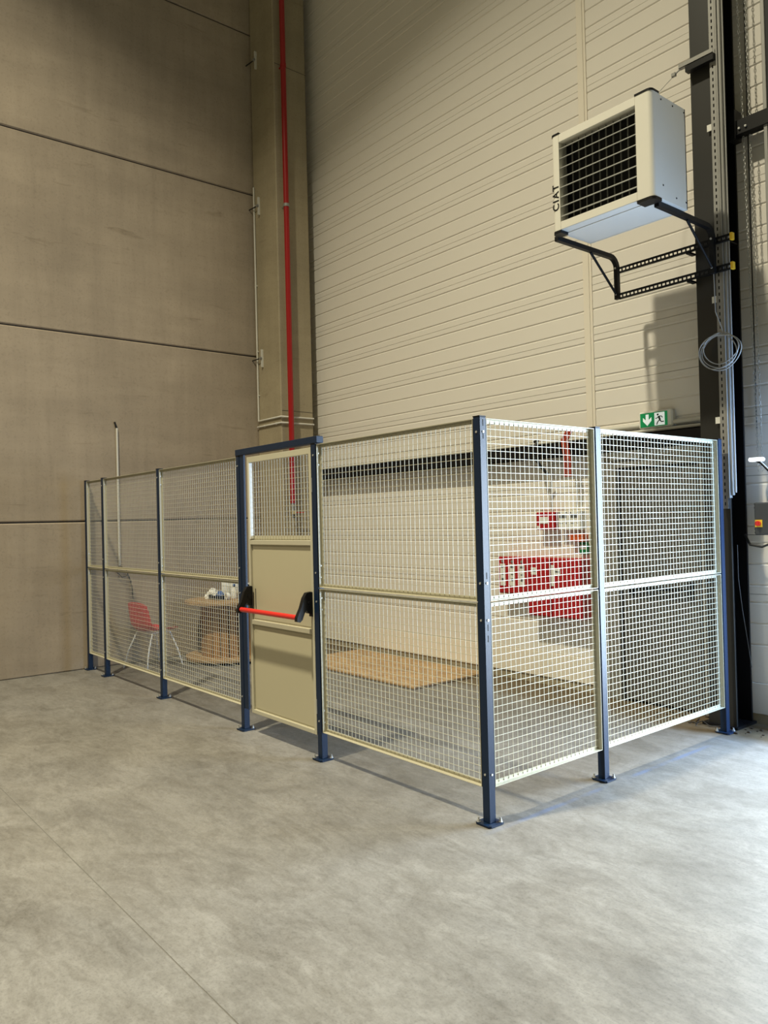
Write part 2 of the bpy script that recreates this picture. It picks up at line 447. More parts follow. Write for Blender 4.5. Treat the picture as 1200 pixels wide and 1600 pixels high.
m_ = MB(); m_.box(wx(-4.622), wx(-4.553), WY - 0.022, WY + 0.02, 2.3, 10.4, 0.003); m_.box(wx(-4.553), wx(-4.528), WY - 0.012, WY + 0.02, 2.3, 10.4)
m_.box(wx(-4.62), wx(-4.53), WY - 0.02, WY + 0.02, wz(0.245), 2.3, 0.003)
struct(m_.build('trim_2', M['cladtrim']))

# grey steel emergency door in the clad wall
d1 = sempty('door_1', (wx(-4.47), WY, 0))
W_ = 1.03
m_ = MB(); m_.box(0.02, 0.19, -0.075, 0.02, 0, 2.07, .003); m_.box(W_ - 0.06, W_, -0.075, 0.02, 0, 2.07, .003); m_.box(0.02, W_, -0.075, 0.02, 2.07, 2.13, .003)
m_.build('door_frame', M['greyframe'], d1)
m_ = MB(); m_.box(0.0, 0.02, -0.08, 0.02, 0, 2.13); m_.box(0.19, 0.222, -0.055, 0.0, 0, 2.07); m_.box(W_ - 0.085, W_ - 0.06, -0.055, 0.0, 0, 2.07)
m_.box(0.19, W_ - 0.06, -0.055, 0, 2.045, 2.07)
m_.build('door_seal', M['slot'], d1)
one('door_leaf', M['greysteel'], d1, b=(0.222, W_ - 0.085, -0.06, 0, 0.025, 2.045), c=.003)
m_ = MB(); m_.box(0.30, W_ - 0.14, -0.115, -0.085, 1.0, 1.03, .004); m_.box(0.30, 0.34, -0.09, -0.058, 0.95, 1.08); m_.box(W_ - 0.18, W_ - 0.14, -0.09, -0.058, 0.95, 1.08)
m_.build('door_push_bar', M['blacksteel'], d1)

# precast column in the corner
t = thing('concrete_column', 'square precast concrete column standing in the hall corner', 'column', (-9.0, 5.68, 0))
one('shaft', M['conc_col'], t, b=(-0.285, 0.308, -0.25, 0.255, 0, 10.5), c=0.012)
m_ = MB()
for z in (3.13, 7.72):
    m_.box(0.306, 0.3095, -0.235, 0.255, z, z + 0.006)
m_.build('casting_seam', M['gap'], t)

# charcoal H column on the right
CX0, CX1, CY0, CY1 = -3.126, -2.905, 5.80, 6.06
t = thing('steel_column', 'tall charcoal steel H column right of the grey door', 'column', ((CX0 + CX1) / 2, (CY0 + CY1) / 2, 0))
hx, hy = (CX1 - CX0) / 2, (CY1 - CY0) / 2
one('front_flange', M['steel'], t, b=(-hx, hx, -hy, -hy + 0.018, 0.02, 10.5))
one('rear_flange', M['blacksteel'], t, b=(-hx, hx, hy - 0.018, hy, 0.02, 10.5))
one('column_web', M['blacksteel'], t, b=(-0.006, 0.006, -hy + 0.018, hy - 0.018, 0.02, 10.5))
one('base_plate', M['blacksteel'], t, b=(-hx - 0.04, hx + 0.02, -hy - 0.03, hy + 0.03, 0, 0.02))
m_ = MB()
for z in (3.75, 4.7, 6.8): m_.box(0.006, hx - 0.004, -hy + 0.018, hy - 0.018, z, z + 0.012)
m_.build('stiffener_plate', M['blacksteel'], t)

# horizontal dark rail behind the cage
t = thing('wall_beam', 'long black steel beam running along the clad wall behind the cage', 'beam', (-5.84, 5.99, 2.215))
m_ = MB(); m_.box(-2.79, 2.69, -0.05, -0.042, 0, 0.135); m_.box(-2.79, 2.69, -0.05, 0.03, 0.127, 0.135); m_.box(-2.79, 2.69, -0.05, 0.03, 0, 0.008)
m_.build('channel', M['blacksteel'], t)
m_ = MB()
for x in (-2.2, -0.6, 1.0, 2.5): m_.box(x - 0.03, x + 0.03, -0.04, 0.09, 0.02, 0.12)
m_.build('wall_bracket', M['blacksteel'], t)
for i, (z, y) in enumerate(((2.425, 6.045), (2.37, 6.02))):
    m_ = MB(); m_.tube([(-8.66 if i else -4.25, 0, 0), (-3.14, 0, 0)], 0.017 if i else 0.022, 8)
    tag(m_.build('conduit_pipe', M['conduit']), ['grey conduit just below the green exit sign, upper of the two beside the steel column', 'grey conduit above the black wall beam, lower of the two running into the steel column'][i], 'conduit', 'conduits above the wall beam', (0, y, z))

# short beam right of the steel column, high up
t = thing('cross_beam', 'short black steel beam reaching right from the steel column behind the chains', 'beam', (-2.745, 5.96, 4.55))
one('beam_section', M['blacksteel'], t, b=(-0.145, 0.42, -0.045, 0.045, 0, 0.11))
one('gusset_plate', M['blacksteel'], t, b=(-0.145, -0.09, -0.05, 0.05, -0.03, 0.2))
m_ = MB()
for x in (-0.06, -0.01): m_.tube([(x, -0.046, 0.04), (x, -0.058, 0.04)], 0.009, 6)
m_.build('bolt', M['zinc'], t)
# door track
t = thing('door_track', 'grey vertical bay door track at the right edge', 'rail', (-2.615, 5.95, 0))
one('track_face', M['galv'], t, b=(-0.016, 0.012, -0.02, 0.05, 0.01, 10.4), c=.003)
one('track_lip', M['blacksteel'], t, b=(0.012, 0.12, -0.01, 0.05, 0.01, 10.4))

# ------------------------------------------------------------------ mesh fence
def wire_mesh(x0, x1, z0, z1, ox=0.0, oz=0.0, p=0.04, w=0.00125, mb=None):
    m = mb or MB()
    x = x0 + 0.012 + ox
    while x < x1 - 0.004:
        m.box(x - w * 0.8, x + w * 0.8, -0.0033, -0.0005, z0, z1); x += p
    z = z0 + 0.014 + oz
    while z < z1 - 0.004:
        m.box(x0, x1, -0.0061, -0.0033, z - w, z + w); z += p
    return m


def panel(label, Wd, loc, rz, group):
    """cream angle frame, open side to -y, welded wire mesh inside"""
    t = thing('mesh_panel', label, 'fence panel', loc, rz, group)
    H_, dp, th, fl_ = 0.995, 0.03, 0.003, 0.024
    m = MB(); m.box(0, Wd, -dp, 0, H_ - th, H_); m.box(0, Wd, 0, 0.0025, H_ - fl_, H_); m.build('top_rail', M['cream'], t)
    m = MB(); m.box(0, Wd, -dp, 0, 0, th); m.box(0, Wd, 0, 0.0025, 0, fl_); m.build('bottom_rail', M['cream'], t)
    for s in (0, 1):
        m = MB()
        a, b_ = (0, th) if s == 0 else (Wd - th, Wd)
        c, d = (0, fl_) if s == 0 else (Wd - fl_, Wd)
        m.box(a, b_, -dp, 0, th, H_ - th); m.box(c, d, 0, 0.0025, fl_, H_ - fl_)
        st = m.build('side_rail', M['cream'], t)
        m = MB(); xx = (th, th + 0.004) if s == 0 else (Wd - th - 0.004, Wd - th)
        for z in (0.07, 0.15, 0.85, 0.93): m.box(xx[0], xx[1], -0.019, -0.013, z - 0.005, z + 0.005)
        m.build('rail_bolt', M['zinc'], st)['kind'] = 'stuff'
    m = wire_mesh(0.008, Wd - 0.008, 0.008, H_ - 0.008)
    o = m.build('wire_mesh', M['cream'], t, fix=False); o['kind'] = 'stuff'
    return t


FY = 3.06
HP = 2.205
def post(label, x, y, screws=('f',), H_=HP):
    t = thing('fence_post', label, 'fence post', (x, y, 0), 0, 'navy fence posts')
    s = 0.025
    m = MB(); m.box(-s, s, -s, s, 0.012, H_ - 0.004, 0.0025); m.build('post_tube', M['navy'], t)
    m = MB(); m.box(-s - 0.001, s + 0.001, -s - 0.001, s + 0.001, H_ - 0.004, H_ + 0.003, 0.001); m.build('post_cap', M['black'], t)
    c = 0.058; q = 0.012
    poly = [(-c + q, -c), (c - q, -c), (c, -c + q), (c, c - q), (c - q, c), (-c + q, c), (-c, c - q), (-c, -c + q)]
    m = MB(); m.prism(poly, 'z', 0.004, 0.012)
    m.prism([(a * 0.93, b_ * 0.93) for a, b_ in poly], 'z', 0.0, 0.004); m.build('base_plate', M['navy'], t)
    for bx, by in ((-0.042, -0.042), (0.042, 0.042)):
        m = MB(); m.tube([(bx, by, 0.012), (bx, by, 0.015)], 0.012, 10); m.tube([(bx, by, 0.015), (bx, by, 0.024)], 0.0085, 6, sm=False); m.tube([(bx, by, 0.024), (bx, by, 0.036)], 0.005, 6)
        m.build('anchor_bolt', M['zinc'], t)
    m = MB()
    for bx, by in ((-0.042, 0.042), (0.042, -0.042)): m.tube([(bx, by, 0.0122), (bx, by, 0.0128)], 0.007, 8)
    m.build('bolt_hole', M['slot'], t)['kind'] = 'stuff'
    for z in (0.27, 1.10, 1.30, 2.12):
        if 'f' in screws:
            m = MB(); m.tube([(0.0, -s, z), (0.0, -s - 0.004, z)], 0.0065, 8); m.build('post_screw', M['zinc'], t)
        if 's' in screws:
            m = MB(); m.tube([(s, 0.0, z), (s + 0.004, 0.0, z)], 0.0065, 8); m.build('post_screw', M['zinc'], t)
    if 's' in screws:
        m = MB()
        for z in (1.0, 1.06, 2.10, 2.17, 1.34): m.box(s - 0.001, s + 0.0006, -0.0035, 0.0035, z - 0.018, z + 0.018)
        m.build('post_slot', M['slot'], t)['kind'] = 'stuff'
    return t


PX = dict(P1=-2.925, P2=-4.495, P3=-5.58, P4=-7.165, P5=-8.68, P6=-9.235)
YP = FY + 0.025
post('navy post at the near corner of the cage, nearest of all posts', PX['P1'], YP, ('f', 's'))
post('navy post on the hinge side of the cage door, right of the door leaf', PX['P2'], YP, ('f',), 2.2)
post('navy post left of the cage door, at the latch side', PX['P3'], YP, ('f',), 2.2)
post('navy post of the front fence, first one left of the door posts', PX['P4'], YP)
post('navy front post before the red chair, second one left of the door posts', PX['P5'], YP)
post('navy post closest to the concrete wall at the far left end of the cage', PX['P6'], YP, ())
post('navy post in the middle of the side fence on the right', -2.925, 4.125, ())
post('navy post ending the side fence beside the steel column', -2.925, 5.66, ())

Z0, Z1 = 0.195, 1.197
g = 'cream mesh fence panels'
fr = [('P1', 'P2', 'between the corner post and the door'), ('P3', 'P4', 'just left of the door, in front of the cable drum'),
      ('P4', 'P5', 'in front of the red chair'), ('P5', 'P6', 'at the far left, narrow, by the concrete wall')]
for b_, a, d in fr:
    xa, xb = PX[a] + 0.033, PX[b_] - 0.033
    for z, w_ in ((Z0, 'lower'), (Z1 + 0.003, 'upper')):
        panel('cream mesh panel %s, %s half' % (d, w_), xb - xa, (xa, FY + 0.035, z), 0, g)
for ya, yb, d in ((3.11, 4.10, 'of the side fence nearest the corner post'), (4.15, 5.635, 'of the side fence farthest from the corner post')):
    for z, w_ in ((Z0, 'lower'), (Z1 + 0.003, 'upper')):
        # local -y must point to +X, local x runs along +Y
        panel('bright cream mesh panel %s, %s half' % (d, w_), yb - ya - 0.016, (-2.935, ya + 0.008, z), PI / 2, g)

# header over the door
t = thing('door_header', 'navy header and side jambs framing the cage door between its posts', 'door header', (-5.605, FY, 2.2))
one('header_beam', M['navy'], t, b=(-0.002, 1.16, -0.004, 0.054, 0.004, 0.052), c=0.002)
one('door_jamb', M['navy'], t, b=(0.051, 0.118, 0.004, 0.020, -2.02, 0.003))
one('door_jamb', M['navy'], t, b=(1.074, 1.084, 0.004, 0.020, -2.02, 0.003))

# cage door
DX0, DX1 = -5.438, -4.535
DW = DX1 - DX0
t = thing('cage_door', 'cream cage door with mesh window, solid lower panels and red push bar', 'door', (DX0, FY + 0.035, 0.165))
H_ = 2.015
def fr_rail(z0, z1, nm='door_rail'):
    m = MB(); m.box(0.03, DW - 0.03, -0.03, 0.0, z0, z1, 0.002); m.build(nm, M['cream'], t)
for s in (0, 1):
    m = MB(); x = 0 if s == 0 else DW - 0.03
    m.box(x, x + 0.03, -0.03, 0, 0, H_, 0.002)
    m.build('door_stile', M['cream'], t)
fr_rail(0, 0.03); fr_rail(H_ - 0.045, H_); fr_rail(1.325, 1.36); fr_rail(0.70, 0.735)
m = wire_mesh(0.03, DW - 0.03, 1.36, H_ - 0.045, 0.01); m.box(0.03, DW - 0.03, -0.0005, 0.0015, 1.36, 1.395)
o = m.build('wire_mesh', M['cream'], t, fix=False); o['kind'] = 'stuff'
one('white_edge_strip', M['white'], t, 'bright white strip along the left of the mesh window', b=(0.032, 0.046, -0.034, -0.006, 1.37, H_ - 0.05))
for z0, z1 in ((0.03, 0.70), (0.735, 1.325)):
    m = MB(); m.box(0.03, DW - 0.03, -0.012, -0.006, z0, z1); m.box(0.045, DW - 0.045, -0.015, -0.012, z0 + 0.012, z1 - 0.012, 0.0012)
    m.build('sheet_panel', M['sheet'], t)
one('lock_slot', M['slot'], t, b=(0.07, 0.078, -0.0165, -0.0148, 0.80, 0.98))
# push bar with its two swing arms
bz = 0.83
pb = MB()
yb = -0.135
pb.tube([(0.055, yb, bz - 0.005), (DW - 0.03, yb, bz - 0.005)], 0.0185, 14)
po = pb.build('push_bar', M['redbar'], t)
for x in (0.03, DW - 0.035):
    m = MB()
    prof = [(-0.030, 0.16), (-0.042, 0.17), (-0.075, 0.165), (-0.10, 0.13), (-0.125, 0.06), (-0.158, 0.0), (-0.160, -0.03), (-0.135, -0.036),
            (-0.115, -0.02), (-0.098, 0.02), (-0.082, 0.045), (-0.062, 0.02), (-0.030, 0.015)]
    m.prism([(y, bz + z) for y, z in prof], 'x', x - 0.017, x + 0.017)
    m.tube([(x + 0.015, -0.055, bz + 0.09), (x + 0.024, -0.055, bz + 0.09)], 0.016, 10)
    m.box(x - 0.022, x + 0.022, -0.036, -0.029, bz - 0.005, bz + 0.17, 0.003)
    m.build('bar_arm', M['black'], po)
for z in (0.2, 1.75):
    m = MB(); m.tube([(DW + 0.006, -0.03, z - 0.05), (DW + 0.006, -0.03, z + 0.05)], 0.007, 8); m.build('hinge', M['zinc'], t)

# ------------------------------------------------------------------ unit heater
HX0, HX1, HY0, HY1, HZ0, HZ1 = -3.745, -2.885, 4.82, 5.27, 3.835, 4.565
t = thing('unit_heater', 'pale grey louvred warm air heater mounted high on the steel column', 'heater', (HX0, HY0, HZ0))
Wh, Dh, Hh = HX1 - HX0, HY1 - HY0, HZ1 - HZ0
pw = 0.085
# casing as a hollow shell
m = MB()
m.box(0.02, Wh - 0.004, 0.088, Dh, 0.002, 0.012); m.box(0.02, Wh - 0.004, 0.05, Dh, Hh - 0.012, Hh)
m.box(0.02, 0.03, 0.06, Dh, 0.012, Hh - 0.012); m.box(Wh - 0.014, Wh - 0.004, 0.05, Dh, 0.012, Hh - 0.012)
m.box(0.02, Wh - 0.004, Dh - 0.01, Dh, 0.0, Hh)
m.build('casing', M['heater'], t)
one('bottom_tray', M['heater'], t, b=(0.06, Wh - 0.06, 0.09, Dh - 0.03, -0.004, 0.0))
one('heat_exchanger', M['slot'], t, b=(0.035, Wh - 0.02, 0.12, 0.16, 0.02, Hh - 0.02))
def pill(x0, x1, left):
    pts = []
    r = 0.035
    if left: # rounded outer edge on the left
        pts = [(x1, 0.0), (x1, 0.09), (x0, 0.09)] + [(x0 + r - r * math.cos(a), r - r * math.sin(a)) for a in [PI / 2 * k / 6 for k in range(7)]]
    else:
        pts = [(x0, 0.0)] + [(x1 - r + r * math.sin(a), r - r * math.cos(a)) for a in [PI / 2 * k / 6 for k in range(7)]] + [(x1, 0.10), (x0, 0.10)]
    return pts
for L, (x0, x1) in ((True, (0, 0.075)), (False, (Wh - 0.125, Wh))):
    m = MB(); m.prism(pill(x0, x1, L), 'z', 0.0, Hh); p_ = m.build('corner_pillar', M['heater'], t)
    for z0, z1 in ((-0.022, 0.0), (Hh, Hh + 0.014)):
        m = MB(); m.prism([(a + (-0.003 if a < (x0 + x1) / 2 else 0.003), b_ - 0.003) for a, b_ in pill(x0, x1, L)], 'z', z0, z1); m.build('pillar_cap', M['black'], p_)
    if not L:
        m = MB()
        for y, z in ((0.13, 0.1), (0.30, 0.05), (0.43, 0.05), (0.13, 0.70), (0.28, 0.70), (0.43, 0.70)):
            m.tube([(Wh - 0.004, y, z), (Wh - 0.001, y, z)], 0.006, 6)
        m.build('casing_rivet', M['slot'], t)['kind'] = 'stuff'
one('front_rail', M['heater'], t, b=(0.075, Wh - 0.125, 0.0, 0.09, 0.0, 0.062), c=.003)
one('front_rail', M['heater'], t, b=(0.075, Wh - 0.125, 0.0, 0.09, Hh - 0.062, Hh), c=.003)
lx0, lx1, lz0, lz1 = 0.075, Wh - 0.125, 0.062, Hh - 0.062
m = MB(); nb = 8
for i in range(nb):
    z = lz0 + (lz1 - lz0) * (i + 0.7) / (nb + 0.2)
    m = MB()
    m.prism([(0.006, z - 0.014), (0.009, z - 0.017), (0.052, z + 0.012), (0.050, z + 0.015), (0.008, z - 0.009)], 'x', lx0, lx1)
    m.build('louvre_blade', M['blade'], t)
for i in range(11):
    x = lx0 + (lx1 - lx0) * (i + 0.35) / 11
    one('air_vane', M['blade'], t, b=(x - 0.0015, x + 0.0015, 0.054, 0.068, lz0, lz1))
text('maker_lettering', 'CIAT', 0.080, M['black'], t, (0.040, -0.001, 0.255), (PI / 2, -PI / 2, 0), sx=1.0)

# bracket carrying the heater
RX, LX = -2.935, -3.775
t = thing('heater_bracket', 'dark steel bracket with two slotted rails and swan neck arms under the heater', 'bracket', (LX, 5.7, 3.5))
zz = 0.315
for nx, x in (('l', LX), ('r', RX)):
    ox = x - LX
    pts = [(ox, 0, -0.03), (ox, 0, zz - 0.09)]
    for k in range(1, 7):
        a = PI / 2 * k / 6
        pts.append((ox, -0.09 * (1 - math.cos(a)), zz - 0.09 + 0.09 * math.sin(a)))
    pts.append((ox, -0.80 if nx == 'l' else -0.765, zz + 0.0))
    m = MB(); m.sweep(pts, 0.036, 0.036, (1, 0, 0)); am = m.build('swan_neck_arm', M['bracket'], t)
    m = MB(); m.tube([(ox, -0.015, 0.01), (ox, -0.36, zz - 0.02)], 0.011, 6); m.build('diagonal_brace', M['bracket'], am)
    m = MB()
    for z in (0.0, 0.22):
        m.tube([(ox, -0.019, z + 0.01), (ox, -0.026, z + 0.01)], 0.009, 6)
    m.build('arm_bolt', M['zinc'], am)['kind'] = 'stuff'
for z in (0.0, 0.22):
    x0, x1 = -0.005, RX - LX + 0.125
    m = MB()
    m.box(x0, x1, 0.02, 0.023, z + 0.006, z + 0.024); m.box(x0, x1, 0.02, 0.023, z - 0.024, z - 0.012)
    x = x0
    while x < x1 - 0.01:
        m.box(x, x + 0.012, 0.02, 0.023, z - 0.012, z + 0.006); x += 0.036
    m.box(x0, x1, 0.023, 0.045, z + 0.020, z + 0.024); m.box(x0, x1, 0.023, 0.045, z - 0.024, z - 0.020)
    rl = m.build('slotted_rail', M['bracket'], t)
    one('end_cap', M['yellow'], rl, 'yellow plastic end cap', b=(x1, x1 + 0.022, 0.015, 0.052, z - 0.028, z + 0.028), c=.003)
    one('clamp', M['bracket'], rl, b=(LX * 0 + (CX0 - LX) - 0.03, (CX0 - LX) - 0.0, 0.01, 0.10, z - 0.042, z - 0.026))

# ------------------------------------------------------------------ perforated cable tray on the column
t = thing('cable_tray', 'galvanised perforated cable tray running up the front of the steel column', 'cable tray', (-2.945, 5.757, 1.68))
m = MB(); zt = 8.5
m.box(0, 0.018, 0, 0.002, 0, zt); m.box(0.028, 0.046, 0, 0.002, 0, zt)
z = 0.0
while z < zt - 0.05:
    m.box(0.018, 0.028, 0, 0.002, z, z + 0.024); z += 0.05
m.build('perforated_face', M['galv'], t)
one('dark_backing', M['slot'], t, b=(0.002, 0.044, 0.012, 0.04, 0, zt))
m = MB(); m.box(0.046, 0.060, 0.0, 0.041, 0.08, zt, 0.002); m.box(0.060, 0.082, 0.012, 0.041, 0.1, zt, 0.004); m.build('side_channel', M['galv'], t)
m = MB(); m.tube([(0.094, 0.03, 0.12), (0.094, 0.03, zt)], 0.006, 6); m.build('tray_cable', M['cable'], t)
for i, z in enumerate((6.72 - 1.68 + .3, 4.62 - 1.68, 3.29 - 1.68, 2.36 - 1.68)):
    one('cable_label', M['white'], t, 'small white cable label', b=(-0.045, -0.006, 0.018, 0.022, z - 0.025, z + 0.025))

# bracket with wire above the heater
t = thing('tie_bracket', 'galvanised strut clamped across the steel column above the heater', 'bracket', (-3.2, 5.72, 5.155))
m = MB(); m.box(0.02, 0.30, 0, 0.035, 0, 0.004); m.box(0.02, 0.30, 0, 0.003, 0, 0.035); m.box(0.02, 0.30, 0.032, 0.035, 0, 0.035); m.build('strut', M['galv'], t)
one('clamp_block', M['blacksteel'], t, b=(0.075, 0.30, 0.0, 0.05, -0.05, -0.006))
one('wire_clamp', M['galv'], t, b=(-0.05, -0.015, 0.01, 0.035, -0.03, 0.0), c=.003)
m = MB(); m.tube([(-0.017, 0.02, -0.012), (0.03, 0.02, 0.004)], 0.006, 6); m.tube([(-0.04, 0.02, -0.03), (-0.24, -0.3, -0.42), (-0.3, -0.45, -0.575)], 0.0025, 5); m.build('hanging_wire', M['cable'], t)

# coil of spare cable
m = MB()
for k, (r, dx, dz, ph) in enumerate(((0.125, 0, 0, 0.3), (0.138, 0.012, -0.012, 1.1), (0.118, 0.02, 0.01, 2.0), (0.13, -0.005, -0.02, 2.9))):
    pts = [(dx + r * 1.12 * math.cos(a) + 0.006 * math.sin(3 * a + ph), -0.01 * k - 0.012 * math.sin(a * 2 + ph), dz + r * math.sin(a) + 0.008 * math.cos(2 * a + ph)) for a in [2 * PI * j / 40 for j in range(40)]]
    m.tube(pts, 0.0042, 6, closed=True)
m.tube([(-0.12, -0.03, 0.06), (-0.07, -0.045, 0.09), (0.0, -0.045, 0.105), (0.09, -0.04, 0.095)], 0.0042, 6)
m.tube([(0.03, -0.01, 0.13), (-0.03, 0.0, 0.3), (-0.035, 0.0, 0.62)], 0.0042, 6)
tag(m.build('cable_coil', M['cable']), 'loops of spare grey cable hanging on the cable tray below the heater', 'cable', None, (-2.915, 5.735, 2.885))

# loose thin cable down the column side
m = MB(); m.tube([(0, -0.04, 0.95), (-0.005, -0.03, 0.7), (0.005, 0, 0.45), (0.015, 0.05, 0.2), (0.02, 0.09, 0.0)], 0.0025, 6)
tag(m.build('loose_cable', M['print']), 'thin grey cable hanging down the dark side of the steel column', 'cable', None, (-2.89, 5.90, 0.45))

# chains of the bay door hoist
def chain(label, x0, z0, x1, z1, y):
    m = MB(); L = math.hypot(x1 - x0, z0 - z1); n = int(L / 0.026)
    for i in range(n):
        f_ = i / n; cx = x0 + (x1 - x0) * f_; cz = z0 + (z1 - z0) * f_
        a = PI / 2 if i % 2 else 0.0
        a += 0.5 * math.sin(i * 0.35)
        ux, uy = math.cos(a), math.sin(a)
        lp = [(0.0065, 0.009), (0.0, 0.017), (-0.0065, 0.009), (-0.0065, -0.009), (0.0, -0.017), (0.0065, -0.009)]
        m.tube([(cx - (x0 + x1) / 2 + ux * p, uy * p, cz - z1 + q) for p, q in lp], 0.0026, 4, closed=True)
    o = m.build('hoist_chain', M['zinc'], fix=False); tag(o, label, 'chain', 'bay door hoist chains', ((x0 + x1) / 2, y, z1))
chain('left hand chain of the bay door hoist, hanging beside the steel column', -2.832, 6.05, -2.765, 1.95, 5.98)
chain('right hand chain of the bay door hoist, nearer the door track', -2.772, 6.05, -2.742, 1.95, 5.99)
m = MB(); m.tube([(0, 0, 8.0), (0.004, 0, 1.0)], 0.004, 6)
tag(m.build('wall_cable', M['blackcable']), 'thin black cable running straight down the clad wall behind the chains', 'cable', None, (wx(-2.975), WY - 0.008, 1.3))

# hoist control box
t = thing('control_box', 'dark grey control enclosure with red and yellow rotary switch', 'control box', (-2.665, 5.93, 1.475))
one('enclosure', M['boxgrey'], t, b=(-0.095, 0.13, -0.06, 0.06, 0, 0.245), c=.008)
m = MB()
for z in (0.012, 0.04, 0.2, 0.228): m.box(-0.108, -0.094, -0.03, 0.0, z, z + 0.012)
m.build('cover_hinge', M['boxgrey'], t)
one('switch_plate', M['yellow'], t, 'yellow switch plate', b=(-0.088, -0.035, -0.064, -0.06, 0.06, 0.115))
m = MB(); m.tube([(-0.062, -0.064, 0.088), (-0.062, -0.085, 0.088)], 0.019, 12); m.box(-0.068, -0.056, -0.094, -0.085, 0.07, 0.106, .002)
m.build('rotary_knob', M['redbar'], t, 'red knob')
one('mounting_rail', M['galv'], t, b=(-0.02, 0.08, 0.06, 0.14, -0.04, 0.29))
m = MB(); m.tube([(0.03, 0.0, 0.01), (0.01, -0.01, -0.06), (-0.06, -0.02, -0.09), (-0.15, -0.02, -0.075), (-0.22, 0.05, 0.0)], 0.009, 8)
m.build('supply_cable', M['blackcable'], t)

# reading lamp style dock light
t = thing('dock_lamp', 'white lamp head on a black swing arm at the right edge', 'lamp', (-2.69, 5.9, 2.03))
one('lamp_head', M['glasslit'], t, b=(-0.105, 0.0, -0.03, 0.03, 0.0, 0.03), c=.008)
m = MB(); m.tube([(-0.05, 0.0, 0.005), (-0.02, 0, -0.01), (0.09, 0.02, -0.14), (0.2, 0.03, -0.3)], 0.012, 8); m.build('swing_arm', M['black'], t)
m = MB(); m.tube([(-0.03, -0.013, 0.01), (0.0, -0.013, -0.02), (0.10, 0.008, -0.14), (0.2, 0.018, -0.28)], 0.005, 6); m.build('arm_rod', M['chrome'], t)

# ------------------------------------------------------------------ exit sign
t = thing('exit_sign', 'lit green emergency exit sign with arrow and running figure', 'sign', (wx(-4.0), WY - 0.02, wz(2.445)))
m = MB(); m.box(-0.02, 0.30, -0.045, 0.02, -0.012, 0.135, 0.012); m.build('housing', M['white'], t)
one('green_field', M['greenlit'], t, b=(0.0, 0.255, -0.049, -0.045, 0.0, 0.12))
m = MB(); m.box(0.137, 0.232, -0.0505, -0.049, 0.006, 0.114); m.build('white_field', M['whitelit'], t)
m = MB()
m.prism([(0.028, 0.082), (0.028, 0.052), (0.068, 0.010), (0.108, 0.052), (0.108, 0.082), (0.082, 0.058), (0.082, 0.108), (0.054, 0.108), (0.054, 0.058)], 'y', -0.0508, -0.0492)
m.build('down_arrow', M['whitelit'], t)
m = MB(); Y0 = -0.052
m.tube([(0.170, Y0 + 0.0005, 0.096), (0.170, Y0 - 0.0008, 0.096)], 0.009, 10)
def limb(pts, w_=0.009):
    for a, b_ in zip(pts[:-1], pts[1:]): m.bar((a[0], Y0, a[1]), (b_[0], Y0, b_[1]), w_, 0.0015, (0, 1, 0))
limb([(0.178, 0.083), (0.190, 0.050)], 0.017); limb([(0.180, 0.082), (0.160, 0.066), (0.145, 0.066)], 0.007); limb([(0.183, 0.082), (0.205, 0.080), (0.214, 0.066)], 0.007)
limb([(0.187, 0.050), (0.168, 0.035), (0.158, 0.012)]); limb([(0.190, 0.050), (0.202, 0.032), (0.226, 0.034)])
m.build('running_figure', M['darkgreen'], t)

# ------------------------------------------------------------------ fire fittings behind the cage
t = thing('fire_alarm_box', 'red fire alarm box on the clad wall, left of the white call stations', 'alarm box', (wx(-5.21), WY - 0.02, wz(1.52)))
one('housing', M['redbox'], t, b=(0, 0.225, -0.09, 0.02, 0, 0.17), c=.006)
one('display', M['white'], t, b=(0.05, 0.15, -0.094, -0.09, 0.06, 0.125))
m = MB(); m.tube([(0.025, -0.09, 0.025), (0.025, -0.096, 0.025)], 0.014, 10); m.build('status_light', M['white'], t)
for i in range(2):
    t = thing('call_station', ['white manual call station directly right of the red alarm box', 'white manual call station second right of the red alarm box'][i], 'call station', (wx(-4.945) + i * 0.13, WY - 0.02, wz(1.515)), 0, 'white manual call stations')
    one('housing', M['white'], t, b=(0, 0.125, -0.075, 0.02, 0, 0.18), c=.005)
    one('window', M['print'], t, b=(0.02, 0.10, -0.078, -0.075, 0.115, 0.145))
    m = MB(); m.box(0.02, 0.06, -0.0775, -0.075, 0.062, 0.067); m.tube([(0.095, -0.075, 0.065), (0.095, -0.078, 0.065)], 0.008, 8); m.tube([(0.1, -0.075, 0.165), (0.1, -0.078, 0.165)], 0.006, 8); m.tube([(0.02, -0.075, 0.165), (0.02, -0.078, 0.165)], 0.006, 8)
    m.build('print_mark', M['print'], t)
t = thing('orange_box', 'small orange box below the white call stations', 'box', (wx(-4.83), WY - 0.02, wz(1.40)))
one('housing', M['orange'], t, b=(0, 0.165, -0.06, 0.02, 0, 0.065), c=.005); one('lid', M['orange'], t, b=(-0.003, 0.168, -0.064, -0.02, 0.05, 0.07), c=.003)
t = thing('safety_sign', 'small green and white safety sign under the orange box', 'sign', (wx(-4.74), WY - 0.02, wz(1.275)))
one('plate', M['green'], t, b=(0, 0.09, -0.012, 0.01, 0, 0.11)); m = MB(); m.box(0.01, 0.08, -0.014, -0.012, 0.045, 0.085)
m.build('pictogram', M['white'], t)

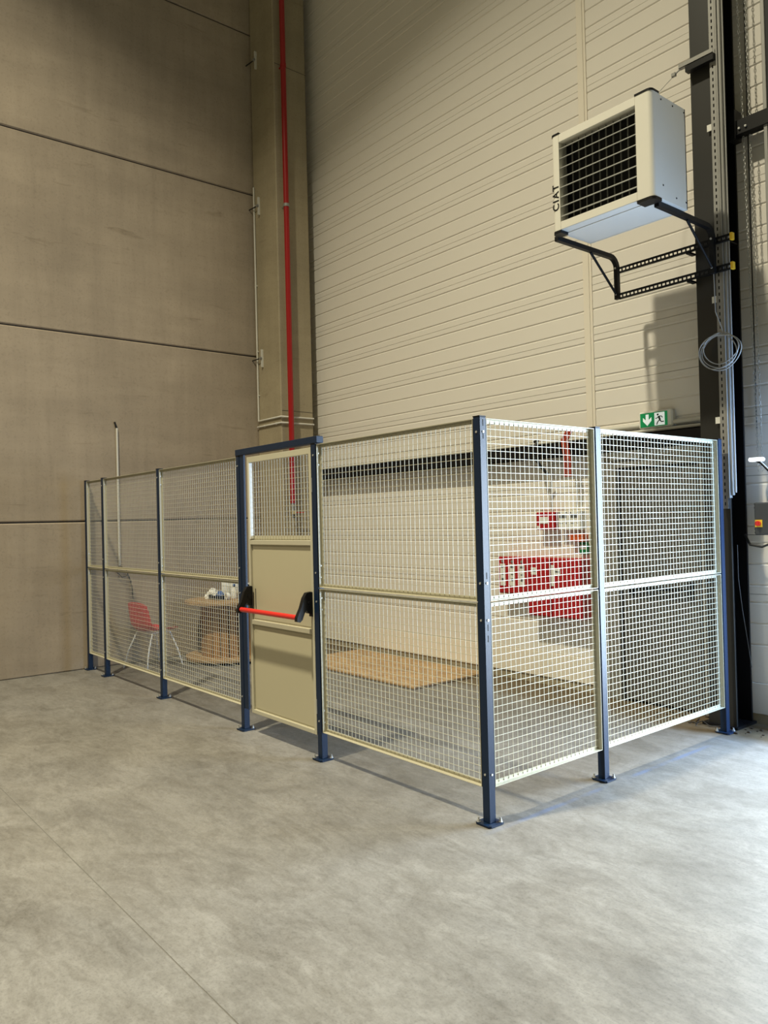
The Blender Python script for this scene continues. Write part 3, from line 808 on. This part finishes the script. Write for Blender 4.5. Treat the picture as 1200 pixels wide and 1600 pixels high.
def cab(name, label, x0, x1, z0, z1, dep):
    t = thing(name, label, 'cabinet', (x0, WY - 0.02, z0), 0, 'red fire cabinets')
    one('housing', M['redbox'], t, b=(0, x1 - x0, -dep, 0.02, 0, z1 - z0), c=.006)
    return t
t = cab('fire_cabinet', 'red fire cabinet with three white instruction cards, leftmost', wx(-5.71), wx(-5.30), wz(0.845), wz(1.235), 0.13)
one('cabinet_door', M['redbox'], t, b=(0.012, 0.376, -0.137, -0.13, 0.012, 0.357), c=.003)
for x in (0.03, 0.155, 0.28):
    m = MB(); m.box(x, x + 0.07, -0.141, -0.137, 0.08, 0.30); ca = m.build('instruction_card', M['white'], t)
    m = MB(); m.box(x + 0.015, x + 0.06, -0.1425, -0.141, 0.26, 0.28); m.box(x + 0.02, x + 0.055, -0.1425, -0.141, 0.19, 0.2); m.box(x + 0.02, x + 0.055, -0.1425, -0.141, 0.13, 0.155); m.build('card_print', M['print'], ca)
    m = MB(); m.tube([(x + 0.035, -0.137, 0.325), (x + 0.035, -0.145, 0.325)], 0.014, 8); m.build('card_stud', M['galv'], t)
for (x0, x1, nm, lb) in ((-5.29, -5.0, 'fire_cabinet', 'tall red fire cabinet with one small square label, middle of the three'), (-4.99, -4.62, 'fire_cabinet', 'tall red fire cabinet nearest the grey door, rightmost of the three')):
    x0, x1 = wx(x0), wx(x1); t = cab(nm, lb, x0, x1, wz(0.64), wz(1.235), 0.15)
    one('cabinet_door', M['redbox'], t, b=(0.012, x1 - x0 - 0.012, -0.157, -0.15, 0.012, 0.551), c=.003)
    m = MB(); m.box(0.05, 0.12, -0.160, -0.157, 0.40, 0.47); m.build('door_label', M['white'], t)
    m = MB(); m.box(0.06, 0.11, -0.1612, -0.160, 0.43, 0.445); m.build('label_print', M['print'], t)
    if x1 > -4.6:
        m = MB(); m.box(0.012, 0.045, -0.161, -0.157, 0.30, 0.50); m.build('warning_strip', M['white'], t)
m = MB(); m.tube([(0, 0, 0), (0, 0, 0.50)], 0.010, 8)
tag(m.build('drop_conduit', M['conduit']), 'thin grey conduit dropping from the black beam to the red alarm box', 'conduit', None, (wx(-5.09), WY - 0.03, 1.70))
m = MB()
for k in range(3): m.tube([(0.03 * k, 0, 0), (0.03 * k + 0.01, -0.01, 0.15), (0.03 * k - 0.01, -0.02, 0.34), (0.03 * k + 0.05, 0.0, 0.45)], 0.011, 6)
tag(m.build('red_cable_bundle', M['redcable']), 'red fire cables hanging over the black beam near the wall trim', 'cable', None, (-4.52, 5.90, 2.02))
m = MB(); m.tube([(-0.06, 0, 0.20), (0.0, -0.02, 0.21), (-0.05, -0.04, 0.12), (-0.03, -0.04, 0.04), (0.03, -0.02, -0.05), (0.05, 0.05, -0.12)], 0.014, 8)
tag(m.build('black_cable_loop', M['blackcable']), 'black cable hooked over the black beam above the alarm box', 'cable', None, (-4.82, 5.91, 2.18))
t = thing('pale_wall_box', 'added pale box standing for lit wall above the grey door', 'light fitting', (wx(-4.33), WY - 0.02, wz(2.17)))
one('body', M['white'], t, b=(0, 0.30, -0.05, 0.02, 0, 0.09), c=.008); one('lens', M['conduit'], t, b=(0.02, 0.28, -0.056, -0.05, 0.012, 0.078), c=.002)  # added box, pale colour stands for lit wall; lens is a plain plate

# ------------------------------------------------------------------ red sprinkler pipe, conduits and fixings on the column
t = thing('sprinkler_pipe', 'red vertical fire pipe running up the concrete column', 'pipe', (-8.595, 5.52, 1.82))
m = MB(); m.tube([(0, 0, 0.09), (0, 0, 8.4)], 0.036, 16); m.build('pipe', M['red'], t)
for z in (5.85, 2.35 + 1.65):
    m = MB(); m.tube([(0, 0, z - 0.02), (0, 0, z + 0.02)], 0.041, 14); m.box(-0.095, 0.0, -0.008, 0.008, z - 0.008, z + 0.008); m.build('pipe_clamp', M['red'] if z > 5 else M['galv'], t)
m = MB(); m.tube([(0, 0, 0.04), (0, 0, 0.09)], 0.028, 12); m.tube([(0, 0, -0.02), (0, 0, 0.04)], 0.02, 10); m.build('coupling', M['galv'], t)
m = MB(); m.tube([(0, -0.03, -0.03), (0, 0.03, -0.03)], 0.026, 10); m.build('valve_body', mat('brass', (0.7, 0.6, 0.35), 0.3, 0.8), t)
one('valve_handle', M['redbar'], t, b=(0.0, 0.012, 0.03, 0.16, -0.036, -0.026))
m = MB(); m.tube([(0, 0, -0.06), (0, 0, -0.10)], 0.018, 8); m.build('drain_plug', M['black'], t)

m = MB()
cx, cy = -9.245, 5.415
m.tube([(cx, cy, 6.25), (cx, cy, 3.05)], 0.013, 8); m.tube([(cx, cy, 3.05), (-8.675, cy, 3.05), (-8.675, 5.93, 3.05)], 0.012, 8)
for z in (6.0, 4.9, 4.0, 3.4): m.box(cx - 0.022, cx + 0.022, cy - 0.004, cy + 0.015, z - 0.008, z + 0.008)
tag(m.build('conduit_run', M['conduit']), 'pale conduit dropping down the wall corner then turning round the concrete column', 'conduit')
m = MB(); m.tube([(-9.28, cy, 2.97), (-8.675, cy, 2.97), (-8.675, 5.93, 2.97)], 0.012, 8)
for x in (-9.1, -8.8): m.box(x - 0.01, x + 0.01, cy - 0.005, cy + 0.015, 2.955, 2.985)
tag(m.build('conduit_ring', M['conduit']), 'lower pale conduit wrapped horizontally round the concrete column', 'conduit')
for i, z in enumerate((4.06, 6.13, 8.12)):
    t = thing('column_fixing', ['lowest steel anchor fixing where the left wall meets the concrete column', 'middle steel anchor fixing at the concrete column, beside the top of the conduit', 'highest steel anchor fixing at the concrete column'][i], 'fixing', (-9.13, 5.40, z - 0.18), 0, 'steel fixings on the column')
    one('plate', M['conduit'], t, b=(0.0, 0.018, 0.0, 0.03, -0.11, 0.13)); m = MB(); m.tube([(-0.17, -0.03, -0.0), (0.02, 0.0, 0.01)], 0.008, 6); m.build('anchor_rod', M['steel'], t)
    m = MB(); m.tube([(0.009, -0.02, 0.01), (0.009, 0.0, 0.01)], 0.02, 8); m.build('nut', M['galv'], t)

# conduit pole with cable on the concrete wall
t = thing('wall_conduit', 'slim upright pale conduit on the concrete wall above the red chair', 'conduit', (WX + 0.02, 3.47, 1.19))
m = MB(); m.tube([(0, 0, 0), (0, 0, 1.66)], 0.013, 8); m.build('tube', M['conduit'], t)
m = MB(); m.tube([(0, 0, 1.66), (0.0, -0.02, 1.71), (0.01, -0.03, 1.73)], 0.012, 6); m.build('cable_end', M['blackcable'], t)
m = MB(); m.tube([(0, 0, 0), (0.02, 0.07, -0.05), (0.01, 0.13, -0.2), (0.03, 0.15, -0.42)], 0.007, 6); m.tube([(0, 0, 0), (0.02, -0.05, -0.07), (0.02, 0.02, -0.14), (0.02, 0.10, -0.12)], 0.007, 6); m.build('loose_lead', M['blackcable'], t)

# ------------------------------------------------------------------ boards on the floor
t = thing('chipboard_sheet', 'large brown chipboard sheet lying flat on the floor along the clad wall', 'board', (-7.2, 5.0, 0))
one('board', M['osb'], t, b=(-0.70, 1.50, 0.0, 1.05, 0.006, 0.024)); one('under_batten', M['slot'], t, b=(-0.69, 1.49, 0.012, 1.04, 0, 0.006))

# wooden cable drum
DC = (-8.68, 4.63)
t = thing('cable_drum', 'wooden cable drum standing upright as a table behind the fence', 'cable drum', (DC[0], DC[1], 0))
R_, HT = 0.56, 0.735
for z, nm in ((0.03, 'bottom_flange'), (HT - 0.035, 'top_flange')):
    m = MB(); m.lathe([(0, z), (R_ - 0.004, z), (R_, z + 0.004), (R_, z + 0.031), (R_ - 0.004, z + 0.035), (0, z + 0.035)], 0, 0, 48, False); m.build(nm, M['ply'], t)
m = MB()
for k in range(5):
    a = k * 2 * PI / 5; m.box(R_ * 0.7 * math.cos(a) - 0.05, R_ * 0.7 * math.cos(a) + 0.05, R_ * 0.7 * math.sin(a) - 0.05, R_ * 0.7 * math.sin(a) + 0.05, 0, 0.03)
m.build('foot_block', M['slot'], t)
ns = 22; rc = 0.37
for k in range(ns):
    a0, a1 = 2 * PI * (k + 0.06) / ns, 2 * PI * (k + 0.94) / ns
    m = MB(); m.prism([(rc * math.cos(a0), rc * math.sin(a0)), (rc * math.cos(a1), rc * math.sin(a1)), ((rc - 0.02) * math.cos(a1), (rc - 0.02) * math.sin(a1)), ((rc - 0.02) * math.cos(a0), (rc - 0.02) * math.sin(a0))], 'z', 0.065, HT - 0.035)
    m.build('stave', M['stave'], t)
m = MB(); m.lathe([(0.33, 0.065), (0.33, HT - 0.035)], 0, 0, 24); m.build('core', M['slot'], t)

# things on the drum
def ontop(name, label, cat, x, y, z=0): return thing(name, label, cat, (DC[0] + x, DC[1] + y, HT + z))
t = ontop('paper_roll', 'cream paper roll standing at the back left on the drum, left of two', 'paper roll', -0.16, 0.02); t['group'] = 'paper rolls on the cable drum'
m = MB(); m.lathe([(0.02, 0), (0.055, 0), (0.057, 0.004), (0.057, 0.196), (0.055, 0.2), (0.02, 0.2), (0.02, 0)], 0, 0, 20); m.build('roll', M['white'], t); m = MB(); m.lathe([(0.019, 0.002), (0.019, 0.198)], 0, 0, 12); m.build('tube', M['ply'], t)
dup(t, (DC[0] - 0.08, DC[1] + 0.1, HT), 0, 'cream paper roll standing at the back of the drum, right of two')
t = ontop('plastic_bag', 'crumpled white plastic bag at the front left of the drum', 'bag', -0.24, -0.12)
m = MB(); N1, N2 = 14, 8; vs = []
for i in range(N1):
    for j in range(N2 + 1):
        a = 2 * PI * i / N1; p = PI / 2 * j / N2
        r = 0.085 * (1 + 0.22 * math.sin(a * 3 + j) + 0.12 * math.sin(a * 7 + 2 * j)); vs.append((r * math.cos(a) * math.cos(p), r * math.sin(a) * math.cos(p), 0.115 * math.sin(p) * (1 + 0.15 * math.sin(a * 5 + j))))
m.add(vs, [(i * (N2 + 1) + j, ((i + 1) % N1) * (N2 + 1) + j, ((i + 1) % N1) * (N2 + 1) + j + 1, i * (N2 + 1) + j + 1) for i in range(N1) for j in range(N2)]); m.build('crumpled_film', M['white'], t)
t = ontop('black_tray', 'low black tool tray in the middle of the drum top', 'tray', -0.06, -0.14)
m = MB(); m.box(-0.13, 0.13, -0.07, 0.07, 0, 0.008); m.box(-0.13, 0.13, -0.07, -0.064, 0.008, 0.05); m.box(-0.13, 0.13, 0.064, 0.07, 0.008, 0.05); m.box(-0.13, -0.124, -0.064, 0.064, 0.008, 0.05); m.box(0.124, 0.13, -0.064, 0.064, 0.008, 0.05); m.build('tray_body', M['black'], t)
t = ontop('blue_cloth', 'bunched blue cloth lying in the black tray', 'cloth', -0.03, -0.13, 0.0085)
m = MB(); vs = []
for i in range(N1):
    for j in range(N2 + 1):
        a = 2 * PI * i / N1; p = PI / 2 * j / N2
        r = 0.055 * (1 + 0.18 * math.sin(a * 4 + j * 2)); vs.append((1.3 * r * math.cos(a) * math.cos(p), r * 0.9 * math.sin(a) * math.cos(p), 0.095 * math.sin(p)))
m.add(vs, [(i * (N2 + 1) + j, ((i + 1) % N1) * (N2 + 1) + j, ((i + 1) % N1) * (N2 + 1) + j + 1, i * (N2 + 1) + j + 1) for i in range(N1) for j in range(N2)]); m.build('folds', M['blue'], t)
t = ontop('spray_bottle', 'small white bottle with a blue cap standing behind the black tray', 'bottle', 0.03, 0.03)
m = MB(); m.lathe([(0, 0), (0.032, 0), (0.034, 0.006), (0.034, 0.10), (0.014, 0.13), (0.012, 0.15), (0, 0.15)], 0, 0, 16); m.build('bottle_body', M['white'], t); m = MB(); m.lathe([(0, 0.15), (0.016, 0.15), (0.016, 0.18), (0, 0.18)], 0, 0, 12); m.build('cap', M['blue'], t)
t = ontop('tape_roll', 'small white tape roll standing on edge right of the tray', 'tape roll', 0.1, -0.1)
m = MB(); ring = [(math.cos(2 * PI * k / 24), math.sin(2 * PI * k / 24)) for k in range(24)]
for k in range(24):
    c, s_ = ring[k]; c2, s2 = ring[(k + 1) % 24]; ro, ri = 0.042, 0.024
    m.prism([(ro * c, 0.043 + ro * s_), (ro * c2, 0.043 + ro * s2), (ri * c2, 0.043 + ri * s2), (ri * c, 0.043 + ri * s_)], 'y', -0.018, 0.018)
m.build('tape', M['white'], t); m = MB(); m.tube([(0, -0.012, 0.043), (0, 0.012, 0.043)], 0.023, 14); m.build('tape_core', M['ply'], t)
t = ontop('strapping_dispenser', 'white dispenser with a black round reel at the right of the drum', 'dispenser', 0.27, 0.06)
m = MB(); m.tube([(-0.02, 0, 0.125), (0.03, 0, 0.125)], 0.062, 20); m.build('reel', M['black'], t)
m = MB()
pts = [(0, 0.08 * math.cos(a), 0.125 + 0.072 * math.sin(a)) for a in [PI * k / 12 for k in range(13)]]
m.sweep([(0, 0.08, 0.0)] + pts + [(0, -0.08, 0.0)], 0.07, 0.018, (1, 0, 0)); m.box(-0.04, 0.04, -0.09, 0.09, 0, 0.01); m.build('stand', M['white'], t)

# ------------------------------------------------------------------ red chair
t = thing('plastic_chair', 'red plastic shell chair with slim chrome legs behind the fence', 'chair', (-8.86, 3.70, 0), math.radians(12))
# shell: profile swept across the width, facing local +y
prof = [(0.21, 0.415), (0.20, 0.432), (0.12, 0.437), (0.0, 0.432), (-0.11, 0.428), (-0.17, 0.445), (-0.205, 0.50), (-0.225, 0.60), (-0.245, 0.70), (-0.258, 0.785)]
nu = 11; vs = []; fs = []
for i, (y, z) in enumerate(prof):
    hw = 0.215 if i < 6 else 0.215 - 0.006 * (i - 6) ** 1.5
    if i == 0: hw = 0.18
    for j in range(nu):
        u = -1 + 2 * j / (nu - 1); e = abs(u) ** 3
        dz = 0.03 * e if i < 6 else (-0.035 * e if i == len(prof) - 1 else 0)
        dy = 0.045 * e if i >= 5 else 0
        vs.append((u * hw, y + dy, z + dz))
for i in range(len(prof) - 1):
    for j in range(nu - 1): fs.append((i * nu + j, i * nu + j + 1, (i + 1) * nu + j + 1, (i + 1) * nu + j))
m = MB(); m.add(vs, fs, True); sh = m.build('seat_shell', M['redchair'], t)
sm_ = sh.modifiers.new('thick', 'SOLIDIFY'); sm_.thickness = 0.007; sm_.offset = 0
sb = sh.modifiers.new('sub', 'SUBSURF'); sb.levels = 1; sb.render_levels = 2
for sx in (-1, 1):
    for sy in (-1, 1):
        m = MB(); m.tube([(sx * 0.15, sy * 0.12, 0.415), (sx * 0.20, sy * 0.20 - 0.01, 0.20), (sx * 0.235, sy * 0.245 - 0.01, 0.0)], 0.010, 8); m.build('leg', M['chrome'], t)
m = MB(); m.tube([(-0.15, -0.12, 0.415), (0.15, -0.12, 0.415)], 0.009, 6); m.tube([(-0.15, 0.12, 0.415), (0.15, 0.12, 0.415)], 0.009, 6); m.tube([(-0.15, -0.12, 0.415), (-0.15, 0.12, 0.415)], 0.009, 6); m.tube([(0.15, -0.12, 0.415), (0.15, 0.12, 0.415)], 0.009, 6); m.build('under_frame', M['chrome'], t)

# ------------------------------------------------------------------ crumbs of debris by the steel column
m = MB()
for i in range(60):
    x = random.uniform(-3.6, -2.5); y = random.uniform(5.66, 6.05)
    if CX0 - 0.06 < x < CX1 + 0.04 and y > 5.75: continue
    s = random.uniform(0.004, 0.014); m.box(x - s, x + s * random.uniform(0.5, 1.5), y - s * 0.6, y + s, 0, s * 0.9, s * 0.2)
o = m.build('floor_debris', M['debris']); o['kind'] = 'stuff'; o['label'] = 'dark crumbs of dirt scattered round the foot of the steel column'; o['category'] = 'debris'
m = MB(); m.tube([(0, 0, 0.006), (0.05, 0.03, 0.03), (0.12, 0.0, 0.008), (0.2, 0.05, 0.012)], 0.004, 6); m.tube([(-0.02, 0.05, 0.005), (0.03, 0.02, 0.05), (0.04, -0.06, 0.006)], 0.003, 6)
tag(m.build('wire_scrap', M['blackcable']), 'scrap of black wire on the floor beside the last side fence post', 'wire', None, (-3.2, 5.72, 0))
